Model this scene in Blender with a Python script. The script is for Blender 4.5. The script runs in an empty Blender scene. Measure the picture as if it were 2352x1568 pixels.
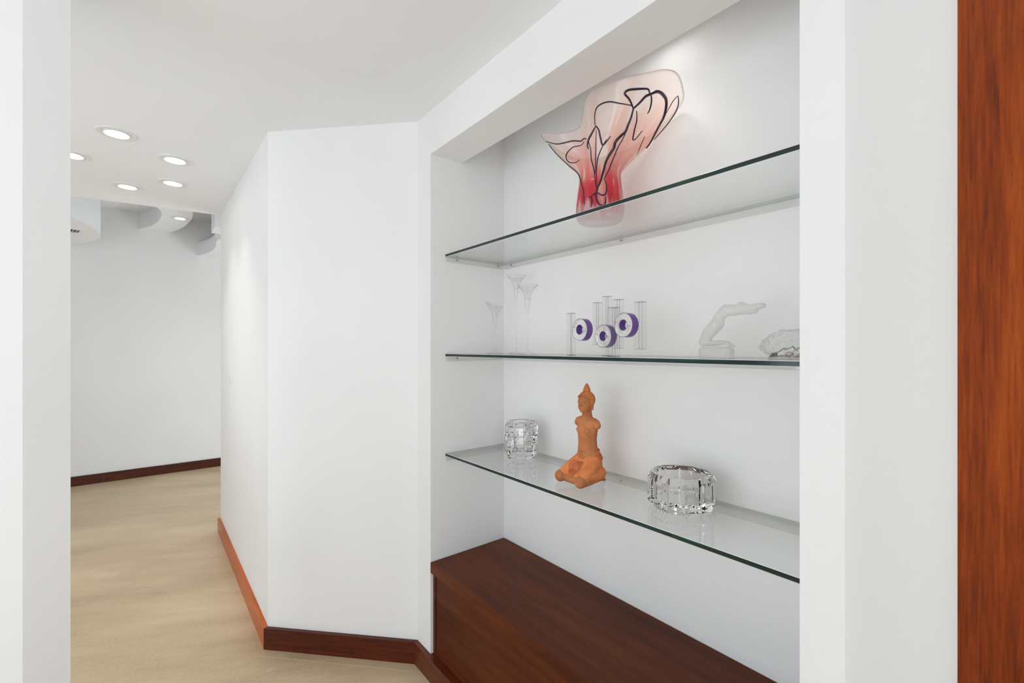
import bpy, bmesh, math, random
from mathutils import Vector, Matrix, noise
from mathutils.bvhtree import BVHTree

scene = bpy.context.scene
COL = scene.collection
PI = math.pi
EYE = 1.425
CEIL = 2.452

# ------------------------------------------------------------------ camera
cam = bpy.data.cameras.new('camera')
cam.sensor_width = 36.0
cam.lens = 36.0 * 1034.0 / 2352.0
cam.shift_y = 14.0 / 2352.0
cam.clip_start = 0.02
cam_o = bpy.data.objects.new('camera', cam)
cam_o.location = (0, 0, EYE)
cam_o.rotation_euler = (PI / 2, 0, math.radians(50.909))
COL.objects.link(cam_o)
scene.camera = cam_o

# ------------------------------------------------------------------ world, window and fill light, exposure
world = bpy.data.worlds.new('world')
scene.world = world
world.use_nodes = True
world.node_tree.nodes['Background'].inputs[0].default_value = (0.93, 0.96, 1.0, 1)
world.node_tree.nodes['Background'].inputs[1].default_value = 0.55


def area_light(name, loc, rot, sx, sy, power, col=(1, 1, 1)):
    l = bpy.data.lights.new(name, 'AREA')
    l.shape = 'RECTANGLE'
    l.size, l.size_y, l.energy, l.color = sx, sy, power, col
    o = bpy.data.objects.new(name, l)
    o.location, o.rotation_euler = loc, rot
    COL.objects.link(o)
    return o


DAY = (0.87, 0.945, 1.0)
# daylight through the tall windows of the living room behind the camera
area_light('window_daylight_back', (-0.55, -3.35, 1.15), (PI / 2, 0, 0), 3.0, 2.1, 47, DAY)
area_light('window_daylight_side', (2.85, -0.55, 1.25), (PI / 2, 0, PI / 2), 1.9, 2.1, 42, DAY)
# daylight of the far room's own window
area_light('window_daylight_far', (-5.3, 2.85, 0.7), (PI / 2, 0, PI), 2.1, 1.2, 33, DAY)
# added fill lights, out of view and without fixtures, brightening the ceiling
area_light('ceiling_fill_corridor', (-2.3, -1.7, 0.45), (PI, 0, 0), 1.5, 1.5, 15, DAY)
area_light('ceiling_fill_living', (0.5, -1.6, 0.45), (PI, 0, 0), 1.5, 1.5, 17, DAY)
vs = scene.view_settings
vs.view_transform = 'Standard'
vs.look = 'None'
vs.exposure = 0.09
vs.gamma = 1.0
vs.use_curve_mapping = False
cy = scene.cycles
cy.use_denoising = True
cy.max_bounces = 12
cy.diffuse_bounces = 5
cy.glossy_bounces = 5
cy.transmission_bounces = 14
cy.adaptive_threshold = 0.08
cy.transparent_max_bounces = 24
cy.sample_clamp_indirect = 6.0
cy.sample_clamp_direct = 0.0


# ------------------------------------------------------------------ materials
def lin(r, g, b):
    def f(v):
        v /= 255.0
        return v / 12.92 if v <= 0.04045 else ((v + 0.055) / 1.055) ** 2.4
    return (f(r), f(g), f(b), 1)


class NT:
    def __init__(self, name):
        self.m = bpy.data.materials.new(name)
        self.m.use_nodes = True
        self.t = self.m.node_tree
        self.t.nodes.clear()
        self.out = self.n('ShaderNodeOutputMaterial')

    def n(self, kind, **kw):
        nd = self.t.nodes.new(kind)
        for k, v in kw.items():
            setattr(nd, k, v)
        return nd

    def l(self, a, b):
        self.t.links.new(a, b)

    def val(self, nd, **kw):
        for k, v in kw.items():
            nd.inputs[k.replace('_', ' ')].default_value = v
        return nd

    def coords(self, scale=(1, 1, 1), rot=(0, 0, 0)):
        tc = self.n('ShaderNodeTexCoord')
        src = tc.outputs['Object']
        if any(rot):
            rm = self.n('ShaderNodeMapping')
            rm.inputs['Rotation'].default_value = rot
            self.l(src, rm.inputs['Vector'])
            src = rm.outputs['Vector']
        mp = self.n('ShaderNodeMapping')
        mp.inputs['Scale'].default_value = scale
        self.l(src, mp.inputs['Vector'])
        return mp.outputs['Vector']

    def noise(self, vec, scale, detail=3, rough=0.5):
        nd = self.n('ShaderNodeTexNoise')
        nd.inputs['Scale'].default_value = scale
        nd.inputs['Detail'].default_value = detail
        nd.inputs['Roughness'].default_value = rough
        if vec is not None:
            self.l(vec, nd.inputs['Vector'])
        return nd.outputs['Fac']

    def ramp(self, fac, stops, interp='LINEAR'):
        r = self.n('ShaderNodeValToRGB')
        r.color_ramp.interpolation = interp
        els = r.color_ramp.elements
        while len(els) < len(stops):
            els.new(0.5)
        for e, (p, c) in zip(els, stops):
            e.position, e.color = p, c
        self.l(fac, r.inputs['Fac'])
        return r.outputs['Color']

    def mixc(self, fac, a, b, mode='MIX'):
        m = self.n('ShaderNodeMix', data_type='RGBA', blend_type=mode)
        for sock, v in ((0, fac), (6, a), (7, b)):
            if hasattr(v, 'is_linked'):
                self.l(v, m.inputs[sock])
            else:
                m.inputs[sock].default_value = v
        return m.outputs[2]

    def math(self, op, a, b=0.0, c=None):
        m = self.n('ShaderNodeMath', operation=op)
        for i, v in enumerate((a, b, c)):
            if v is None:
                continue
            if hasattr(v, 'is_linked'):
                self.l(v, m.inputs[i])
            else:
                m.inputs[i].default_value = v
        return m.outputs[0]

    def bump(self, h, strength, dist):
        b = self.n('ShaderNodeBump')
        b.inputs['Strength'].default_value = strength
        b.inputs['Distance'].default_value = dist
        self.l(h, b.inputs['Height'])
        return b.outputs['Normal']

    def done(self, shader):
        self.l(shader, self.out.inputs['Surface'])
        return self.m


def paint(name, col, rough=0.55, spec=0.25):
    t = NT(name)
    p = t.n('ShaderNodeBsdfPrincipled')
    fac = t.noise(t.coords(), 2.3, 1)
    c2 = tuple(x * 0.98 for x in col[:3]) + (1,)
    t.l(t.ramp(fac, [(0.35, c2), (0.65, col)]), p.inputs['Base Color'])
    t.val(p, Roughness=rough)
    p.inputs['Specular IOR Level'].default_value = spec
    return t.done(p.outputs[0])


def wood(name, dark, mid, light, scale=(3, 40, 40), rough=0.32, flecks=0.0, coat=0.25, rot=0.0):
    t = NT(name)
    p = t.n('ShaderNodeBsdfPrincipled')
    v = t.coords(scale, (0, 0, rot))
    v2 = t.coords(tuple(s * 0.16 for s in scale), (0, 0, rot))
    g = t.noise(v, 1.0, 6, 0.62)
    w = t.noise(v2, 1.0, 3, 0.5)
    fine = t.noise(t.coords(tuple(s * 3.2 for s in scale), (0, 0, rot)), 1.0, 2, 0.7)
    fac = t.math('ADD', t.math('MULTIPLY', g, 0.5), t.math('MULTIPLY', w, 0.5))
    c = t.ramp(fac, [(0.33, dark), (0.5, mid), (0.68, light)])
    c = t.mixc(t.math('MULTIPLY', t.math('GREATER_THAN', fine, 0.60), 0.25), c, dark)
    if flecks:
        vo = t.n('ShaderNodeTexNoise')
        vo.inputs['Scale'].default_value = 420
        vo.inputs['Detail'].default_value = 1
        t.l(t.coords(), vo.inputs['Vector'])
        c = t.mixc(t.math('MULTIPLY', t.math('GREATER_THAN', vo.outputs['Fac'], 0.72), flecks), c, lin(190, 120, 85))
    t.l(c, p.inputs['Base Color'])
    t.val(p, Roughness=rough)
    p.inputs['Specular IOR Level'].default_value = 0.16
    p.inputs['Coat Weight'].default_value = coat
    p.inputs['Coat Roughness'].default_value = 0.25
    t.l(t.bump(fine, 0.12, 0.0005), p.inputs['Normal'])
    return t.done(p.outputs[0])


def fresnel(t, ior=1.5):
    """Schlick reflectance, the same from either side of a pane."""
    lw = t.n('ShaderNodeLayerWeight')
    lw.inputs['Blend'].default_value = 0.5
    f0 = ((ior - 1) / (ior + 1)) ** 2
    return t.math('MULTIPLY_ADD', t.math('POWER', lw.outputs['Facing'], 5.0), 1 - f0, f0)


def thin_glass(name, tint=(0.97, 0.985, 0.98, 1), rough=0.0, haze=0.0, hazecol=(0.9, 0.9, 0.9, 1), ior=1.5):
    """Clear sheet glass: tinted see-through with a Fresnel reflection."""
    t = NT(name)
    tr = t.n('ShaderNodeBsdfTransparent')
    tr.inputs['Color'].default_value = tint
    base = tr.outputs[0]
    if haze:
        df = t.n('ShaderNodeBsdfDiffuse')
        df.inputs['Color'].default_value = hazecol
        tl = t.n('ShaderNodeBsdfTranslucent')
        tl.inputs['Color'].default_value = hazecol
        m0 = t.n('ShaderNodeMixShader')
        m0.inputs[0].default_value = 0.5
        t.l(df.outputs[0], m0.inputs[1])
        t.l(tl.outputs[0], m0.inputs[2])
        m1 = t.n('ShaderNodeMixShader')
        m1.inputs[0].default_value = haze
        t.l(base, m1.inputs[1])
        t.l(m0.outputs[0], m1.inputs[2])
        base = m1.outputs[0]
    gl = t.n('ShaderNodeBsdfGlossy')
    gl.inputs['Roughness'].default_value = rough
    mx = t.n('ShaderNodeMixShader')
    t.l(fresnel(t, ior), mx.inputs[0])
    t.l(base, mx.inputs[1])
    t.l(gl.outputs[0], mx.inputs[2])
    return t.done(mx.outputs[0])


def solid_glass(name, col=(1, 1, 1, 1), ior=1.5, rough=0.0):
    t = NT(name)
    g = t.n('ShaderNodeBsdfGlass')
    g.inputs['Color'].default_value = col
    g.inputs['IOR'].default_value = ior
    g.inputs['Roughness'].default_value = rough
    return t.done(g.outputs[0])


def plain(name, col, rough=0.4, metal=0.0, bump=0.0):
    t = NT(name)
    p = t.n('ShaderNodeBsdfPrincipled')
    v = t.coords()
    c2 = tuple(x * 0.9 for x in col[:3]) + (1,)
    t.l(t.ramp(t.noise(v, 30, 3), [(0.3, c2), (0.7, col)]), p.inputs['Base Color'])
    t.val(p, Roughness=rough, Metallic=metal)
    if bump:
        t.l(t.bump(t.noise(v, 300, 3), bump, 0.001), p.inputs['Normal'])
    return t.done(p.outputs[0])


def emitter(name, col, strength):
    t = NT(name)
    e = t.n('ShaderNodeEmission')
    e.inputs['Color'].default_value = col
    e.inputs['Strength'].default_value = strength
    return t.done(e.outputs[0])


M = {}
M['wall'] = paint('white_wall_paint', (0.86, 0.868, 0.872, 1))
M['ceil'] = paint('white_ceiling_paint', (0.865, 0.883, 0.90, 1), 0.7)
M['white_metal'] = plain('white_enamel', (0.82, 0.82, 0.82, 1), 0.35)
M['white_plastic'] = plain('white_plastic', (0.85, 0.85, 0.84, 1), 0.3)
M['bench_wood'] = wood('dark_mahogany_veneer', lin(60, 26, 9), lin(90, 41, 16), lin(114, 57, 24), (2.2, 26, 26), 0.45, 0.0, 0.02)
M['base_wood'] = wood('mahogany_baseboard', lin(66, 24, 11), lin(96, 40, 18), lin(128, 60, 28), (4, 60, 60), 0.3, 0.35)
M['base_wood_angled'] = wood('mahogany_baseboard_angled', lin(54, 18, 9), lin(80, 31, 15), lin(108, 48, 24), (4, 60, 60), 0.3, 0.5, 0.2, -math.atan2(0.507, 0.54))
M['hall_wood_lit'] = wood('mahogany_baseboard_warm_lit', lin(146, 62, 12), lin(180, 84, 18), lin(204, 106, 32), (4, 60, 60), 0.3)  # same mahogany, with the warm grazing light painted into its colour
M['far_wood'] = wood('mahogany_baseboard_far', lin(58, 24, 15), lin(76, 35, 20), lin(96, 48, 28), (60, 4, 60), 0.4)
M['door_wood'] = wood('mahogany_door_veneer', lin(96, 38, 10), lin(142, 60, 16), lin(172, 82, 24), (190, 190, 15.0), 0.5, 0.0, 0.0)


def floor_material():
    t = NT('beige_honed_stone')
    p = t.n('ShaderNodeBsdfPrincipled')
    v = t.coords((3.0, 16, 1), (0, 0, math.radians(-62)))
    v1 = t.coords((0.7, 2.4, 1), (0, 0, math.radians(-66)))
    brush = t.noise(v, 1.0, 6, 0.7)
    cloud = t.noise(v1, 1.0, 4, 0.55)
    fine = t.noise(t.coords((70, 180, 1), (0, 0, math.radians(-80))), 1.0, 4, 0.7)
    fac = t.math('ADD', t.math('MULTIPLY', brush, 0.17), t.math('ADD', t.math('MULTIPLY', cloud, 0.5), t.math('MULTIPLY', fine, 0.33)))
    c = t.ramp(fac, [(0.38, lin(170, 147, 118)), (0.5, lin(195, 173, 142)), (0.62, lin(212, 191, 160))])
    spots = t.noise(t.coords(), 3.1, 2)
    c = t.mixc(t.math('MULTIPLY', t.math('GREATER_THAN', spots, 0.71), 0.25), c, lin(222, 208, 186))
    t.l(c, p.inputs['Base Color'])
    t.l(t.math('ADD', t.math('MULTIPLY', cloud, 0.2), 0.3), p.inputs['Roughness'])
    p.inputs['Specular IOR Level'].default_value = 0.35
    t.l(t.bump(t.math('ADD', brush, fine), 0.25, 0.001), p.inputs['Normal'])
    return t.done(p.outputs[0])


M['floor'] = floor_material()
M['grout'] = plain('pale_grout', lin(206, 188, 160), 0.7)
M['shelf_glass'] = thin_glass('clear_shelf_glass', (0.978, 0.987, 0.984, 1))


def glass_edge_material():
    t = NT('green_glass_edge')
    p = t.n('ShaderNodeBsdfPrincipled')
    v = t.coords((3.0, 3.0, 120))
    c = t.ramp(t.noise(v, 1.0, 3), [(0.3, lin(10, 26, 26)), (0.55, lin(14, 46, 42)), (0.75, lin(18, 84, 70))])
    t.l(c, p.inputs['Base Color'])
    t.val(p, Roughness=0.12)
    return t.done(p.outputs[0])


M['glass_edge'] = glass_edge_material()
M['arris'] = plain('polished_glass_arris', (0.86, 0.9, 0.88, 1), 0.15)
M['acrylic'] = thin_glass('clear_acrylic', (0.955, 0.955, 0.95, 1), 0.02)
M['screw'] = plain('steel_screw', (0.35, 0.35, 0.35, 1), 0.3, 1.0)
M['crystal'] = solid_glass('cut_crystal', (0.985, 0.985, 0.985, 1), 1.52)
M['rod_glass'] = solid_glass('optical_glass', (0.99, 0.99, 0.985, 1), 1.47)
M['flute_glass'] = thin_glass('blown_clear_glass', (0.982, 0.982, 0.982, 1), 0.0)
M['lens'] = emitter('lamp_lens', (1.0, 0.985, 0.95, 1), 14.0)
M['dark'] = plain('dark_recess', (0.03, 0.03, 0.03, 1), 0.8)
M['vent_grey'] = plain('grey_vent_slat', (0.35, 0.35, 0.36, 1), 0.5)


# ------------------------------------------------------------------ mesh helpers
def link(name, bm, mat, parent=None, smooth=False, auto=None):
    me = bpy.data.meshes.new(name)
    bm.normal_update()
    bm.to_mesh(me)
    bm.free()
    mats = mat if isinstance(mat, (list, tuple)) else [mat]
    for m in mats:
        me.materials.append(m)
    return link_mesh(name, me, parent, smooth, auto)


def link_mesh(name, me, parent=None, smooth=False, auto=None):
    o = bpy.data.objects.new(name, me)
    COL.objects.link(o)
    if parent is not None:
        o.parent = parent
    if smooth or auto:
        me.polygons.foreach_set('use_smooth', [True] * len(me.polygons))
    if auto:
        me.set_sharp_from_angle(angle=math.radians(auto))
    return o


def empty(name, loc=(0, 0, 0), rz=0.0):
    o = bpy.data.objects.new(name, None)
    o.empty_display_size = 0.05
    o.location = loc
    o.rotation_euler = (0, 0, rz)
    COL.objects.link(o)
    return o


def tag(o, label, cat=None, group=None, kind=None):
    if label:
        o['label'] = label
    if cat:
        o['category'] = cat
    if group:
        o['group'] = group
    if kind:
        o['kind'] = kind
    return o


def struct(o, label=None):
    o['kind'] = 'structure'
    if label:
        o['label'] = label
    return o


def box(bm, x0, x1, y0, y1, z0, z1, mi=0, bev=0.0):
    vs_ = [bm.verts.new((x, y, z)) for z in (z0, z1) for y in (y0, y1) for x in (x0, x1)]
    fs = []
    for idx in ((0, 2, 3, 1), (4, 5, 7, 6), (0, 1, 5, 4), (2, 6, 7, 3), (0, 4, 6, 2), (1, 3, 7, 5)):
        f = bm.faces.new([vs_[i] for i in idx])
        f.material_index = mi
        fs.append(f)
    if bev:
        es = list({e for f in fs for e in f.edges})
        bmesh.ops.bevel(bm, geom=es, offset=bev, segments=1, affect='EDGES', profile=0.5)
    return fs


def boxbm(*a, **k):
    bm = bmesh.new()
    box(bm, *a, **k)
    return bm


def prism(bm, poly, z0, z1, mi=0):
    """Closed upright prism over a plan polygon."""
    area = sum(poly[i][0] * poly[(i + 1) % len(poly)][1] - poly[(i + 1) % len(poly)][0] * poly[i][1] for i in range(len(poly)))
    if area < 0:
        poly = poly[::-1]
    lo = [bm.verts.new((x, y, z0)) for x, y in poly]
    hi = [bm.verts.new((x, y, z1)) for x, y in poly]
    fs = [bm.faces.new(lo[::-1]), bm.faces.new(hi)]
    n = len(poly)
    for i in range(n):
        fs.append(bm.faces.new((lo[i], lo[(i + 1) % n], hi[(i + 1) % n], hi[i])))
    for f in fs:
        f.material_index = mi
    return fs


def prismbm(poly, z0, z1):
    bm = bmesh.new()
    prism(bm, poly, z0, z1)
    return bm


def lathe(bm, prof, n=32, cx=0.0, cy=0.0, cz=0.0, closed=False, sx=1.0, sy=1.0, mi=0):
    """Rings of (r, z); r = 0 becomes a pole."""
    rings = []
    for r, z in prof:
        if r < 1e-7:
            rings.append([bm.verts.new((cx, cy, cz + z))])
        else:
            rings.append([bm.verts.new((cx + sx * r * math.cos(2 * PI * i / n), cy + sy * r * math.sin(2 * PI * i / n), cz + z)) for i in range(n)])
    pairs = list(zip(rings[:-1], rings[1:]))
    if closed:
        pairs.append((rings[-1], rings[0]))
    for a, b in pairs:
        for i in range(n):
            j = (i + 1) % n
            if len(a) == 1 and len(b) == 1:
                continue
            if len(a) == 1:
                f = bm.faces.new((a[0], b[j], b[i]))
            elif len(b) == 1:
                f = bm.faces.new((a[i], a[j], b[0]))
            else:
                f = bm.faces.new((a[i], a[j], b[j], b[i]))
            f.material_index = mi


def tube(bm, pts, rad, n=8, mi=0, caps=True):
    """Round tube along points; rad may be a number or a list."""
    pts = [Vector(p) for p in pts]
    rs = rad if isinstance(rad, (list, tuple)) else [rad] * len(pts)
    rings = []
    up = None
    for i, p in enumerate(pts):
        d = (pts[min(i + 1, len(pts) - 1)] - pts[max(i - 1, 0)]).normalized()
        if up is None:
            up = Vector((0, 0, 1)) if abs(d.z) < 0.9 else Vector((1, 0, 0))
        s = d.cross(up)
        if s.length < 1e-6:
            s = d.cross(Vector((1, 0.3, 0.2)))
        s.normalize()
        u = s.cross(d).normalized()
        up = u
        rings.append([bm.verts.new(p + rs[i] * (math.cos(2 * PI * k / n) * s + math.sin(2 * PI * k / n) * u)) for k in range(n)])
    for a, b in zip(rings[:-1], rings[1:]):
        for k in range(n):
            j = (k + 1) % n
            bm.faces.new((a[k], b[k], b[j], a[j])).material_index = mi
    if caps:
        bm.faces.new(rings[0]).material_index = mi
        bm.faces.new(rings[-1][::-1]).material_index = mi


_SPH = {}


def ball(bm, c, r, rot=None, seg=16, rings=10, mi=0):
    if not isinstance(r, (list, tuple)):
        r = (r, r, r)
    if (seg, rings) not in _SPH:
        vv = [(0, 0, 1)] + [(math.sin(PI * k / rings) * math.cos(2 * PI * i / seg), math.sin(PI * k / rings) * math.sin(2 * PI * i / seg), math.cos(PI * k / rings)) for k in range(1, rings) for i in range(seg)] + [(0, 0, -1)]
        ff = [(0, 1 + i, 1 + (i + 1) % seg) for i in range(seg)]
        for k in range(rings - 2):
            for i in range(seg):
                j = (i + 1) % seg
                ff.append((1 + k * seg + i, 1 + (k + 1) * seg + i, 1 + (k + 1) * seg + j, 1 + k * seg + j))
        last = len(vv) - 1
        ff += [(last, last - seg + (i + 1) % seg, last - seg + i) for i in range(seg)]
        _SPH[(seg, rings)] = (vv, ff)
    vv, ff = _SPH[(seg, rings)]
    c = Vector(c)
    m = rot.to_matrix() if rot else None
    vs_ = []
    for x, y, z in vv:
        p = Vector((x * r[0], y * r[1], z * r[2]))
        vs_.append(bm.verts.new(c + (m @ p if m else p)))
    for f in ff:
        bm.faces.new([vs_[q] for q in f]).material_index = mi


def limb(bm, pts, rads, step=0.3, squash=None):
    """Dense spheres along a polyline; meant to be fused by fuse()."""
    pts = [Vector(p) for p in pts]
    for (a, ra), (b, rb) in zip(zip(pts[:-1], rads[:-1]), zip(pts[1:], rads[1:])):
        n = max(2, int((b - a).length / (step * min(ra, rb))))
        for i in range(n + 1):
            k = i / n
            r = ra + (rb - ra) * k
            ball(bm, a.lerp(b, k), r if squash is None else tuple(r * q for q in squash), seg=12, rings=8)


def fuse(bm, voxel, smooth=4, fac=0.5):
    """Weld overlapping blobs into one continuous skin, returned as mesh data."""
    me = bpy.data.meshes.new('fuse')
    bm.to_mesh(me)
    bm.free()
    o = bpy.data.objects.new('fuse', me)
    COL.objects.link(o)
    r = o.modifiers.new('r', 'REMESH')
    r.mode = 'VOXEL'
    r.voxel_size = voxel
    if smooth:
        s = o.modifiers.new('s', 'SMOOTH')
        s.iterations, s.factor = smooth, fac
    dg = bpy.context.evaluated_depsgraph_get()
    out = bpy.data.meshes.new_from_object(o.evaluated_get(dg), depsgraph=dg)
    bpy.data.objects.remove(o)
    bpy.data.meshes.remove(me)
    return out


def spline(pts, n=6, closed=False):
    """Catmull-Rom through points of any dimension."""
    P = [tuple(p) for p in pts]
    m = len(P)
    out = []
    rng = range(m if closed else m - 1)
    for i in rng:
        p0 = P[(i - 1) % m] if closed or i > 0 else P[i]
        p1, p2 = P[i], P[(i + 1) % m]
        p3 = P[(i + 2) % m] if closed or i + 2 < m else P[i + 1]
        for k in range(n):
            t = k / n
            out.append(tuple(0.5 * ((2 * b) + (-a + c) * t + (2 * a - 5 * b + 4 * c - d) * t * t + (-a + 3 * b - 3 * c + d) * t ** 3) for a, b, c, d in zip(p0, p1, p2, p3)))
    if not closed:
        out.append(P[-1])
    return out


# ------------------------------------------------------------------ the setting
YH, YN, YB = 0.450, 0.957, 1.361          # hall wall, niche front, niche back
XE, XC, XN, XL, XR, XD = -4.150, -2.398, -1.858, -1.738, -0.317, -0.246
ZS = 2.2647                                # underside of the niche header

fl = bmesh.new()
box(fl, -6.6, 3.1, -3.6, 3.0, -0.12, 0.0)
floor = struct(link('floor', fl, M['floor']), 'beige honed stone floor')
gb = bmesh.new()
d = Vector((XN - XC, YN - YH)).normalized()
nrm = Vector((d.y, -d.x))
a0 = Vector((XC, YH)) + nrm * 0.062 - d * 0.02
a1 = Vector((XN, YN)) + nrm * 0.062 - d * 0.0
prism(gb, [tuple(a0), tuple(a1), tuple(a1 + nrm * 0.0022), tuple(a0 + nrm * 0.0022)], 0.0, 0.0006)
link('grout_line', gb, M['grout'], floor)

cb = bmesh.new()
prism(cb, [(-4.141, 1.6), (-4.141, 0.46), (-4.255, -0.398), (-4.62, -3.6), (3.1, -3.6), (3.1, 1.6)], CEIL, 2.98)
ceiling = struct(link('ceiling', cb, M['ceil']), 'white corridor ceiling')
fc = bmesh.new()
prism(fc, [(-6.6, 3.0), (-6.6, -3.6), (-4.62, -3.6), (-4.255, -0.398), (-4.141, 0.46), (-4.141, 3.0)], 2.91, 2.98)
struct(link('ceiling_far_room', fc, M['ceil']), 'raised white ceiling of the far room')

struct(link('wall_far', boxbm(-6.6, -6.44, -3.6, 3.0, 0, 2.98), M['wall']), 'far white wall')
struct(link('wall_hall', prismbm([(XE, YH), (XC, YH), (XC, 1.52), (XE, 1.52)], 0, CEIL), M['wall']), 'white hall wall with the light switch')
struct(link('wall_angled', prismbm([(XC, YH), (XN, YN), (XN, 1.52), (XC, 1.52)], 0, CEIL), M['wall']), 'white angled wall beside the niche')
struct(link('wall_niche_left', prismbm([(XN, YN), (XL, YN), (XL, 1.52), (XN, 1.52)], 0, CEIL), M['wall']), 'left side wall of the niche')
struct(link('wall_niche_back', boxbm(XL, XR, YB, 1.52, 0, CEIL), M['wall']), 'white back wall of the niche')
struct(link('wall_niche_right', prismbm([(XR, YN), (XD, YN), (XD, 1.52), (XR, 1.52)], 0, CEIL), M['wall']), 'white pier on the right of the niche')
struct(link('wall_right', prismbm([(XD, YN), (XD + 0.51, YN - 0.51), (3.1, YN - 0.51), (3.1, 1.52), (XD, 1.52)], 0, CEIL), M['wall']), 'white angled wall beside the wooden door')
struct(link('trim_1', boxbm(XL, XR, YN, 1.115, ZS, CEIL), M['wall']), 'white header beam across the top of the niche')
struct(link('wall_far_end', boxbm(-6.44, XE, 2.9, 3.0, 0, 2.91), M['wall']))
struct(link('wall_far_return', boxbm(XE, -4.0, 1.52, 2.9, 0, 2.91), M['wall']))
# pier at the left edge of the picture
pier = [(-1.66, -0.1554), (-1.622, -0.2366), (-1.622, -0.42), (-1.80, -0.42), (-1.80, -0.235), (-1.72, -0.166)]
struct(link('wall_left', prismbm(pier, 0, CEIL), M['wall']), 'white wall pier at the left edge')


def arc(cx, cy, r, a0, a1, n):
    return [(cx + r * math.cos(math.radians(a0 + (a1 - a0) * i / n)), cy + r * math.sin(math.radians(a0 + (a1 - a0) * i / n))) for i in range(n + 1)]


# round dropped soffit (drum) of the far room
dr = bmesh.new()
prism(dr, arc(-5.50, -1.50, 1.18, 0, 352.5, 47), 2.452, 2.91)
drum = struct(link('ceiling_drum_soffit', dr, M['ceil'], auto=30), 'round drum soffit hanging from the far ceiling')
# narrow wavy soffit with a downlight
w1 = spline([(-6.44, -0.074), (-6.21, 0.033), (-5.90, 0.095), (-5.574, 0.117), (-5.34, 0.079), (-5.0, -0.08), (-4.6, -0.35)], 6)
w2 = spline([(-4.3, 0.10), (-4.9, 0.30), (-5.31, 0.349), (-5.59, 0.356), (-5.955, 0.323), (-6.222, 0.267), (-6.44, 0.204)], 6)
so = bmesh.new()
prism(so, w1 + w2, 2.7285, 2.91)
struct(link('ceiling_wavy_soffit', so, M['ceil'], auto=30), 'narrow wavy soffit with one downlight')
# curved bulkhead near the right corner of the far room
w3 = spline([(-6.44, 0.469), (-6.103, 0.552), (-5.85, 0.575), (-5.641, 0.571), (-5.43, 0.554), (-5.22, 0.60), (-5.15, 0.72)], 6)
bh = bmesh.new()
prism(bh, w3 + [(-5.15, 1.6), (-6.44, 1.6)], 2.502, 2.655)
struct(link('ceiling_curved_bulkhead', bh, M['ceil'], auto=30), 'curved bulkhead by the far wall')
struct(link('ceiling_beam', boxbm(-5.2, -4.9, 0.487, 1.6, 2.53, 2.91), M['ceil']), 'white beam end under the far ceiling')

# baseboards
BB, BT = 0.098, 0.020
ln = Vector((XC, YH)) + nrm * BT


def on_chamfer(y):
    k = (y - ln.y) / d.y
    return (ln.x + d.x * k, y)


c0 = on_chamfer(YH - BT)
c1 = on_chamfer(YN - BT)
struct(link('baseboard_hall', prismbm([(XE - 0.012, YH), (XE - 0.012, YH - BT), c0, (XC, YH)], 0, BB), M['hall_wood_lit']), 'wooden baseboard along the hall wall, tinted orange-brown for warm light')
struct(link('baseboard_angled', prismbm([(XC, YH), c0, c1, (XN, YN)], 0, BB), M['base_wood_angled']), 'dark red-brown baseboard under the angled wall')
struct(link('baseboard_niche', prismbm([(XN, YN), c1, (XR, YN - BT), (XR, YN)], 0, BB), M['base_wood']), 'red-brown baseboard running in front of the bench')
struct(link('baseboard_far', boxbm(-6.44, -6.42, -3.2, -0.352, 0, BB), M['far_wood']))
struct(link('baseboard_far', boxbm(-6.44, -6.42, -0.348, 2.9, 0, BB), M['far_wood']))

# wooden door leaf on the right edge
dd = Vector((1, -1)).normalized()
dn = Vector((-1, -1)).normalized()
s0 = Vector((-0.0703, 0.7813))
q = [s0, s0 + dd * 0.42, s0 + dd * 0.42 + dn * 0.02, s0 + dn * 0.02]
q[0] = s0
bmd = bmesh.new()
prism(bmd, [tuple(v) for v in q], 0.005, 2.10)
bmesh.ops.bevel(bmd, geom=[e for e in bmd.edges if abs(e.verts[0].co.z - e.verts[1].co.z) > 1], offset=0.0015, segments=2, affect='EDGES')
struct(link('door_1', bmd, M['door_wood']), 'reddish-brown wooden door panel at the right edge')


# ------------------------------------------------------------------ ceiling downlights
def downlight(x, y, z, label, watts=8.8, first=None, cone=95):
    if first is None:
        t = empty('recessed_downlight', (x, y, z))
        b = bmesh.new()
        lathe(b, [(0.056, -0.0035), (0.066, -0.006), (0.076, -0.0045), (0.078, 0.0), (0.056, 0.0)], 40, closed=True)
        link('trim_ring', b, M['white_metal'], t, auto=40)
        b = bmesh.new()
        lathe(b, [(0.042, -0.004), (0.048, -0.0075), (0.0555, -0.0055), (0.0555, -0.001), (0.042, -0.001)], 36, closed=True)
        link('inner_ring', b, M['white_metal'], t, auto=40)
        b = bmesh.new()
        lathe(b, [(0.0, -0.0075), (0.02, -0.007), (0.0415, -0.0045), (0.0415, -0.001), (0, -0.001)], 32)
        link('lens', b, M['lens'], t, auto=40)
    else:
        t = first.copy()
        COL.objects.link(t)
        t.location = (x, y, z)
        for ch in first.children:
            if ch.type == 'MESH':
                c = ch.copy()
                COL.objects.link(c)
                c.parent = t
    tag(t, label, 'downlight', 'recessed ceiling downlights')
    l = bpy.data.lights.new('downlight_beam', 'SPOT')
    l.energy, l.spot_size, l.spot_blend = watts, math.radians(cone), 0.85
    l.shadow_soft_size, l.color = 0.035, (1.0, 0.96, 0.90)
    lo = bpy.data.objects.new('downlight_beam', l)
    lo.location = (x, y, z - 0.02)
    COL.objects.link(lo)
    return t


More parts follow.
